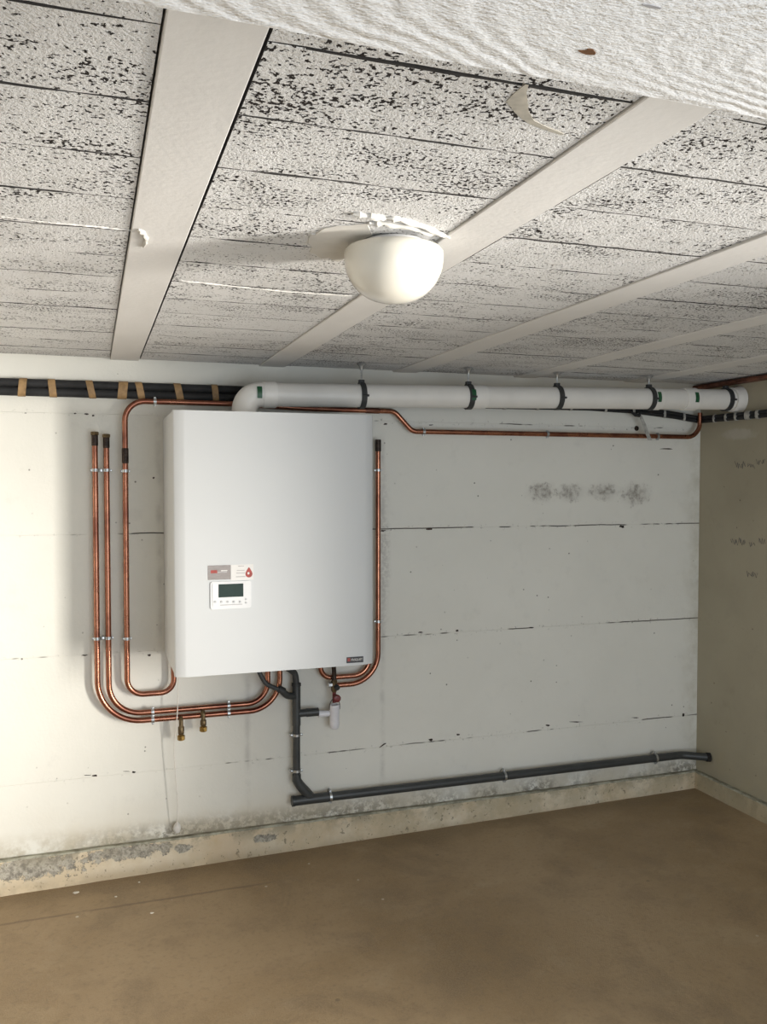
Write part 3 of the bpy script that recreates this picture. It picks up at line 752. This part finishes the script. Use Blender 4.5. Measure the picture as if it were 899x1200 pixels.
# pipe clips
def clip(c, axis, label, group, r=CR, twin=None, screws=True):
    c = Vector(c); ax = Vector(axis); side = Vector((0, 0, 1)) if abs(ax.z) < 0.5 else Vector((1, 0, 0))
    t = thing('pipe_clip', c+Vector((0, 0, -r-0.006)), label, 'clip', group)
    part('ring', MB().tubering(c, ax, r+0.0006, r+0.0032, 0.011, 18), 'zinc', t)
    if twin is not None:
        part('ring', MB().tubering(twin, ax, r+0.0006, r+0.0032, 0.011, 18), 'zinc', t)
        mid = (c+Vector(twin))/2; part('stud', MB().cyl(mid, Vector((mid.x, -0.0015, mid.z)), 0.006, seg=8), 'zinc', t)
        d = (Vector(twin)-c); gapn = d.normalized()
        part('bridge', MB().box(mid-gapn.to_track_quat('X', 'Z') @ Vector((0,0,0))-Vector((0.006, 0.006, 0.006)), mid+Vector((0.006, 0.004, 0.006)), 0.001), 'zinc', t)
        ends = [c-gapn*(r+0.004), Vector(twin)+gapn*(r+0.004)]
    else:
        part('stud', MB().cyl(c+Vector((0, r+0.002, 0)), Vector((c.x, -0.0015, c.z)), 0.004, seg=8), 'zinc', t)
        ends = [c-side*(r+0.003), c+side*(r+0.003)]
    for e in ends:
        s_ = 1 if (e-c).dot(side) > 0 else -1
        part('screw_ear', MB().box(e-Vector((0.004, 0.006, 0.004)), e+Vector((0.004, 0.006, 0.004)), 0.001), 'zinc', t)
Zx = (0, 0, 1); Xx = (1, 0, 0)
gt = 'double clips on the twin capped pipes'
clip(V(0.0175, W(118, 551).z), Zx, 'double clip near the capped tops of the twin pipes', gt, twin=V(0.059, W(118, 551).z))
clip(V(0.0175, W(118, 748).z), Zx, 'double clip low on the twin pipes before their bend', gt, twin=V(0.059, W(118, 748).z))
clip(V(W(179, 835).x, oz), Xx, 'double clip under twin pipes close to the hanging cord', gt, twin=V(W(179, 835).x, iz))
clip(V(W(268, 830).x, oz), Xx, 'double clip under twin pipes past both brass taps', gt, twin=V(W(268, 830).x, iz))
gs = 'single clips on the copper pipes'
clip(V(0.127, W(148, 552).z, -0.0586), Zx, 'single clip below the dark coupling of the long pipe', gs)
clip(V(0.127, W(148, 748).z, -0.0450), Zx, 'single clip low on the long pipe beside the boiler', gs)
clip(V(W(181, 471).x, zt, -0.066), Xx, 'single clip on the long pipe under the black foam pair', gs)
clip(V(W(496, 506).x, 1.755, -0.0445), Xx, 'single clip right after the offset bend of the long pipe', gs)
clip(V(W(640, 509).x, 1.755, -0.0500), Xx, 'single clip midway along the straight run below the flue', gs)
clip(V(W(768, 511).x, 1.755, -0.0556), Xx, 'single clip next to the dangling grey strip', gs)
clip(V(1.152, W(444, 551).z), Zx, 'single clip near the top of the lone capped pipe', gs)
clip(V(1.152, W(443, 728).z), Zx, 'single clip low on the lone capped pipe', gs)

# brass drain taps
def tap(u, z, top_old, label):
    x = W(u, 845, -0.06).x
    t = thing('drain_tap', (x, -0.066, z-0.075), label, 'tap', 'brass drain taps on the twin pipes')
    a = Vector((x, YP-CR-0.0005, z)); d = Vector((x, -0.068, z-0.006))
    part('inlet', MB().sweep(fillet([a, Vector((x, -0.068, z)), Vector((x, -0.068, z-0.030))], 0.012, 6), 0.0085, 12), 'brass_old', t)
    b = Vector((x, -0.068, z-0.028))
    part('body', MB().sweep([b, b+Vector((0, 0, -0.004)), b+Vector((0, 0, -top_old)), b+Vector((0, 0, -top_old-0.004))], [0.009, 0.0120, 0.0120, 0.009], 8), 'brass_old', t)
    e = b+Vector((0, 0, -top_old-0.004))
    part('cap', MB().sweep([e, e+Vector((0, 0, -0.004)), e+Vector((0, 0, -0.020)), e+Vector((0, 0, -0.023))], [0.010, 0.0148, 0.0150, 0.010], 8), 'brass', t)
tap(212, oz-0.0, 0.030, 'brass drain tap with dark body hanging by the white cord')
tap(238, iz-0.012, 0.022, 'brass drain tap in front of the outer pipe, away from cord')

# ------------------------------------------------------------------ waste pipe
YW = -0.046
VX = W(347.5, 850, YW).x; HZ0 = W(400, 932, YW).z; HX0 = W(342, 938, YW).x; HX1 = XR-0.03
rv, rh = 0.0152, 0.0185
wp = thing('waste_pipe', (VX, YW, HZ0-0.03), 'dark grey plastic waste pipe running low to the side wall', 'pipe')
zt_ = W(347.5, 801, YW).z; zl = W(347, 911, YW).z
part('vertical_pipe', MB().cyl(V(VX, zt_-0.10, YW), V(VX, zl, YW), rv, seg=20), 'pvc', wp)
part('tee', MB().cyl(V(VX, zt_, YW), V(VX, W(347, 850, YW).z, YW), rv+0.0022, seg=20), 'pvc', wp)
part('collar', MB().tubering(V(VX, zt_-0.004, YW), Zx, rv-0.004, rv+0.0040, 0.012), 'rubber', wp)
zb_ = W(362, 835, YW).z
part('branch', MB().cyl(V(VX, zb_, YW), V(W(373, 835, YW).x, zb_, YW), rv+0.0005, seg=18), 'pvc', wp)
part('branch_sleeve', MB().cyl(V(W(359, 835, YW).x, zb_, YW), V(W(373, 835, YW).x, zb_, YW), rv+0.0022, seg=18), 'pvc', wp)
part('hose_inlet', MB().sweep(fillet([V(VX, W(344, 813, YW).z-0.012, YW), V(W(336, 814, -0.066).x, W(336, 814, -0.066).z-0.004, -0.066), V(W(330, 809, -0.074).x, W(330, 809, -0.074).z, -0.074)], 0.04, 8), rv-0.001, 16), 'pvc', wp)
ex = W(365, 936, YW).x
part('elbow', MB().sweep([V(VX, zl+0.012, YW), V(VX, zl-0.01, YW), V(VX+0.012, zl-0.032, YW), V(ex-0.012, HZ0+0.018, YW), V(ex+0.004, HZ0+0.004, YW)], [rv+0.003, rv+0.0035, rh+0.001, rh+0.0025, rh*0.9], 20), 'pvc', wp)
part('wye', MB().cyl(V(HX0, HZ0, YW), V(W(384, 934, YW).x, HZ0, YW), rh+0.0018, seg=22), 'pvc', wp)
part('stub_rim', MB().tubering(V(HX0+0.006, HZ0, YW), Xx, rh-0.002, rh+0.0035, 0.012), 'pvc', wp)
part('horizontal_pipe', MB().sweep(fillet([V(W(383, 934, YW).x, HZ0, YW), V(2.70, HZ0-0.004, YW), Vector((XR-0.002, -0.10, HZ0-0.012))], 0.09, 8), rh, 22), 'pvc', wp)
part('wall_sleeve', MB().sweep([Vector((XR-0.018, -0.0945, HZ0-0.011)), Vector((XR-0.001, -0.10, HZ0-0.012))], rh+0.003, 20), 'cavity', wp)
gw = 'zinc clips holding the waste pipe'
def wclip(c, ax, r, label):
    c = Vector(c); t = thing('waste_clip', c+Vector((0, 0, -r-0.008)), label, 'clip', gw)
    part('ring', MB().tubering(c, ax, r+0.0006, r+0.0034, 0.010, 22), 'zinc', t)
    up = Vector((0, 0, 1)) if abs(Vector(ax).z) < 0.5 else Vector((-1, 0, 0))
    part('wall_hook', MB().sweep([c+up*(r+0.003), c+up*(r+0.012)+Vector((0, 0.006, 0)), c+up*(r+0.010)+Vector((0, 0.02, 0)), c+up*(r*0.4)+Vector((0, 0.042, 0))], 0.003, 8), 'zinc', t)
    for s_ in (-1, 1):
        e = c+up*s_*(r+0.005); part('screw_ear', MB().box(e-Vector((0.005, 0.007, 0.004)), e+Vector((0.005, 0.007, 0.004)), 0.001), 'zinc', t)
wclip(V(VX, W(347, 861, YW).z, YW), Zx, rv, 'zinc clip on the upright waste pipe below its branch')
wclip(V(VX, W(347, 903, YW).z, YW), Zx, rv, 'zinc clip on the upright waste pipe above its elbow')
wclip(V(W(387, 933, YW).x, HZ0, YW), Xx, rh, 'zinc clip on the level waste pipe beside its wye')
wclip(V(W(591, 910, YW).x, HZ0-0.002, YW), Xx, rh, 'zinc clip midway along the level waste pipe')
wclip(V(W(768, 889, YW).x, HZ0-0.004, YW), Xx, rh, 'zinc clip on the level waste pipe by the side wall')

# hoses from the boiler
a = [W(u, v, -0.074) for u, v in ((302, 790), (310, 799), (320, 805), (330, 809))]
a[0].z = max(a[0].z, BZ0-0.03)
path = [Vector((a[0].x-0.02, YW-0.05, BZ0-0.003)), Vector((a[0].x-0.004, YW-0.04, BZ0-0.06))]+[p+Vector((0, -0.012*(1-i/2), 0)) for i, p in enumerate(a[1:])]
hs = thing('drain_hose', path[-1], 'black hose sloping from the boiler into the waste inlet', 'hose')
def smooth(pts, n=6):
    out = []
    for i in range(len(pts)-1):
        p0_, p1_, p2_, p3_ = pts[max(i-1, 0)], pts[i], pts[i+1], pts[min(i+2, len(pts)-1)]
        for k in range(n):
            t_ = k/n; out.append(0.5*((2*p1_)+(p2_-p0_)*t_+(2*p0_-5*p1_+4*p2_-p3_)*t_*t_+(3*p1_-p0_-3*p2_+p3_)*t_**3))
    out.append(pts[-1]); return out
part('tube', MB().sweep(smooth(path), 0.0092, 12), 'hose_grey', hs)
part('cuff', MB().sweep([path[-1]+Vector((-0.012, 0, 0.008)), path[-1]+Vector((0.010, 0, -0.006))], 0.0150, 12), 'rubber', hs)
path = [Vector((W(322, 790, YW).x, -0.12, BZ0-0.004)), Vector((W(332, 790, YW).x, -0.09, BZ0-0.062)), Vector((VX-0.025, -0.06, zt_+0.060)), Vector((VX-0.006, YW-0.004, zt_+0.038)), Vector((VX, YW, zt_-0.01))]
hs = thing('drain_hose', path[-1], 'thick grey hose arching into the top of waste pipe', 'hose')
part('tube', MB().sweep(smooth(path), 0.0130, 14), 'hose_grey', hs)

# ------------------------------------------------------------------ safety valve and white trap
vx = W(391.5, 800, -0.06).x; yv = -0.062
sv = thing('safety_valve', (vx, yv, W(394, 822, yv).z), 'dark relief valve with a red knob under the boiler', 'valve')
z1 = W(391, 798, yv).z; z2 = W(391, 811, yv).z; z3 = W(394, 817, yv).z
part('feed_pipe', MB().sweep(smooth([Vector((vx-0.012, yv-0.02, BZ0-0.003)), Vector((vx-0.006, yv-0.01, BZ0-0.05)), Vector((vx, yv, z1+0.03)), Vector((vx, yv, z1))]), 0.0095, 12), 'oxide', sv)
part('body', MB().sweep([Vector((vx, yv, z1+0.006)), Vector((vx, yv, z1)), Vector((vx, yv, z2+0.008)), Vector((vx, yv, z2))], [0.010, 0.0135, 0.0135, 0.009], 8), 'brass_old', sv)
part('side_nut', MB().sweep([Vector((vx-0.024, yv, z1-0.014)), Vector((vx, yv, z1-0.014))], 0.0105, 6), 'zinc', sv)
part('black_cap', MB().cyl(Vector((vx+0.006, yv-0.010, z1-0.022)), Vector((vx+0.010, yv-0.022, z1-0.026)), 0.0115, seg=12), 'rubber', sv)
kp = Vector((vx+0.004, yv-0.012, z3))
part('red_knob', MB().sweep([kp, kp+Vector((0.001, -0.004, 0)), kp+Vector((0.003, -0.016, 0)), kp+Vector((0.003, -0.019, 0))], [0.013, 0.0165, 0.0155, 0.011], 10), 'valve_red', sv)
part('stem', MB().cyl(Vector((vx, yv, z2+0.003)), Vector((vx, yv, W(394, 823, yv).z)), 0.008, seg=12), 'valve_red', sv)
tx = W(392, 838, yv).x; zT = W(392, 825.5, yv).z; zB = W(392, 854.5, yv).z; tr = 0.0205
tt = thing('drain_trap', (tx, yv, zB), 'white plastic bottle trap joined to the grey waste branch', 'trap')
part('bottle', MB().lathe((tx, yv, zB), [(0.0001, 0), (tr*0.55, 0.001), (tr*0.86, 0.007), (tr, 0.020), (tr, (zT-zB)-0.022), (tr*1.06, (zT-zB)-0.020), (tr*1.06, zT-zB-0.002), (tr*0.98, zT-zB), (tr*0.8, zT-zB), (tr*0.8, zT-zB-0.02), (0.0001, zT-zB-0.02)], 28), 'trap_white', tt)
zj = W(380, 836, YW).z
part('outlet', MB().sweep([V(W(373, 835, YW).x+0.0005, zj, YW), V(W(376, 835, YW).x, zj, YW), Vector((tx-tr+0.004, (YW+yv)/2, zj))], [rv-0.001, rv-0.001, rv-0.004], 16), 'trap_white', tt)
for s_ in (-1, 1):
    part('wire_hook', MB().sweep(smooth([Vector((tx+s_*(tr+0.0015), yv-0.004, zT-0.020)), Vector((tx+s_*(tr+0.0005), yv-0.005, zT+0.004)), Vector((tx+s_*0.012, yv-0.004, zT+0.020)), Vector((tx+s_*0.004, yv-0.003, zT+0.030))]), 0.0016, 6), 'hose_grey', tt)

# ------------------------------------------------------------------ hanging cord
cpts = [W(u, v, y) for u, v, y in ((209.8, 796, -0.070), (208.5, 820, -0.072), (207, 847, -0.072), (204.2, 873, -0.055), (205, 900, -0.050), (208.3, 940, -0.048), (207.5, 968, -0.035))]
cpts[0].z = BZ0-0.002 if cpts[0].z < BZ0 else cpts[0].z
cpts.insert(0, Vector((cpts[0].x, -0.07, BZ0-0.001)))
ct = thing('pull_cord', cpts[-1], 'thin white cord hanging from the boiler down to the plinth', 'cord')
part('cord', MB().sweep(smooth(cpts), 0.0019, 8), 'cord_white', ct)
q = W(207.5, 972, -0.02); bl = MB(); rr = random.Random(4); pr = []
bl.sweep([q+Vector((0, 0, 0.030)), q+Vector((0.001, 0, 0.018)), q+Vector((-0.001, 0, 0.004)), q+Vector((0.002, 0, -0.012))], [0.004, 0.013, 0.017, 0.010], 9)
part('plaster_lump', bl, 'plaster', ct)

# ------------------------------------------------------------------ ceiling lamp
LX, LY = 0.572, -1.880
lp = thing('ceiling_lamp', (LX, LY, 1.890), 'round opal glass ceiling lamp, switched off', 'lamp')
part('base_plate', MB().lathe((LX, LY, 0), [(0.0001, H-0.001), (0.060, H-0.001), (0.062, H-0.004), (0.062, 1.996), (0.0001, 1.996)], 40), 'plastic_white', lp)
prof = [(0.055, 1.9975), (0.084, 1.9975), (0.0935, 1.995), (0.098, 1.989), (0.0985, 1.980)]
for k in range(1, 13):
    t_ = math.radians(90*k/12); prof.append((max(0.0001, 0.0985*math.cos(t_)**0.86 if k < 12 else 0.0001), 1.980-0.089*math.sin(t_)))
part('glass_globe', MB().lathe((LX, LY, 0), prof, 56), 'opal_glass', lp)

# paint chips lying on the floor by the plinth
for i, (u, v, s_) in enumerate(((89, 1046, 0.012), (136, 1051, 0.006), (178, 1070, 0.007), (163, 1034, 0.006))):
    p = HZ(u, v, 0.0); p = HZ(u, v, fz(p.x)+0.0005); rr = random.Random(i)
    ring = [p+Vector((s_*math.cos(k*1.05)*rr.uniform(0.6, 1.1), s_*math.sin(k*1.05)*rr.uniform(0.5, 1.0), 0)) for k in range(6)]
    single('paint_chip', MB().prism(ring, (0, 0, 0.0016)), 'paint_chip', p, ['largest pale paint chip on the floor beside the flaking plinth', 'small pale paint speck on the floor by the plinth'][min(i, 1)], 'paint chip', 'paint chips on the floor', False)
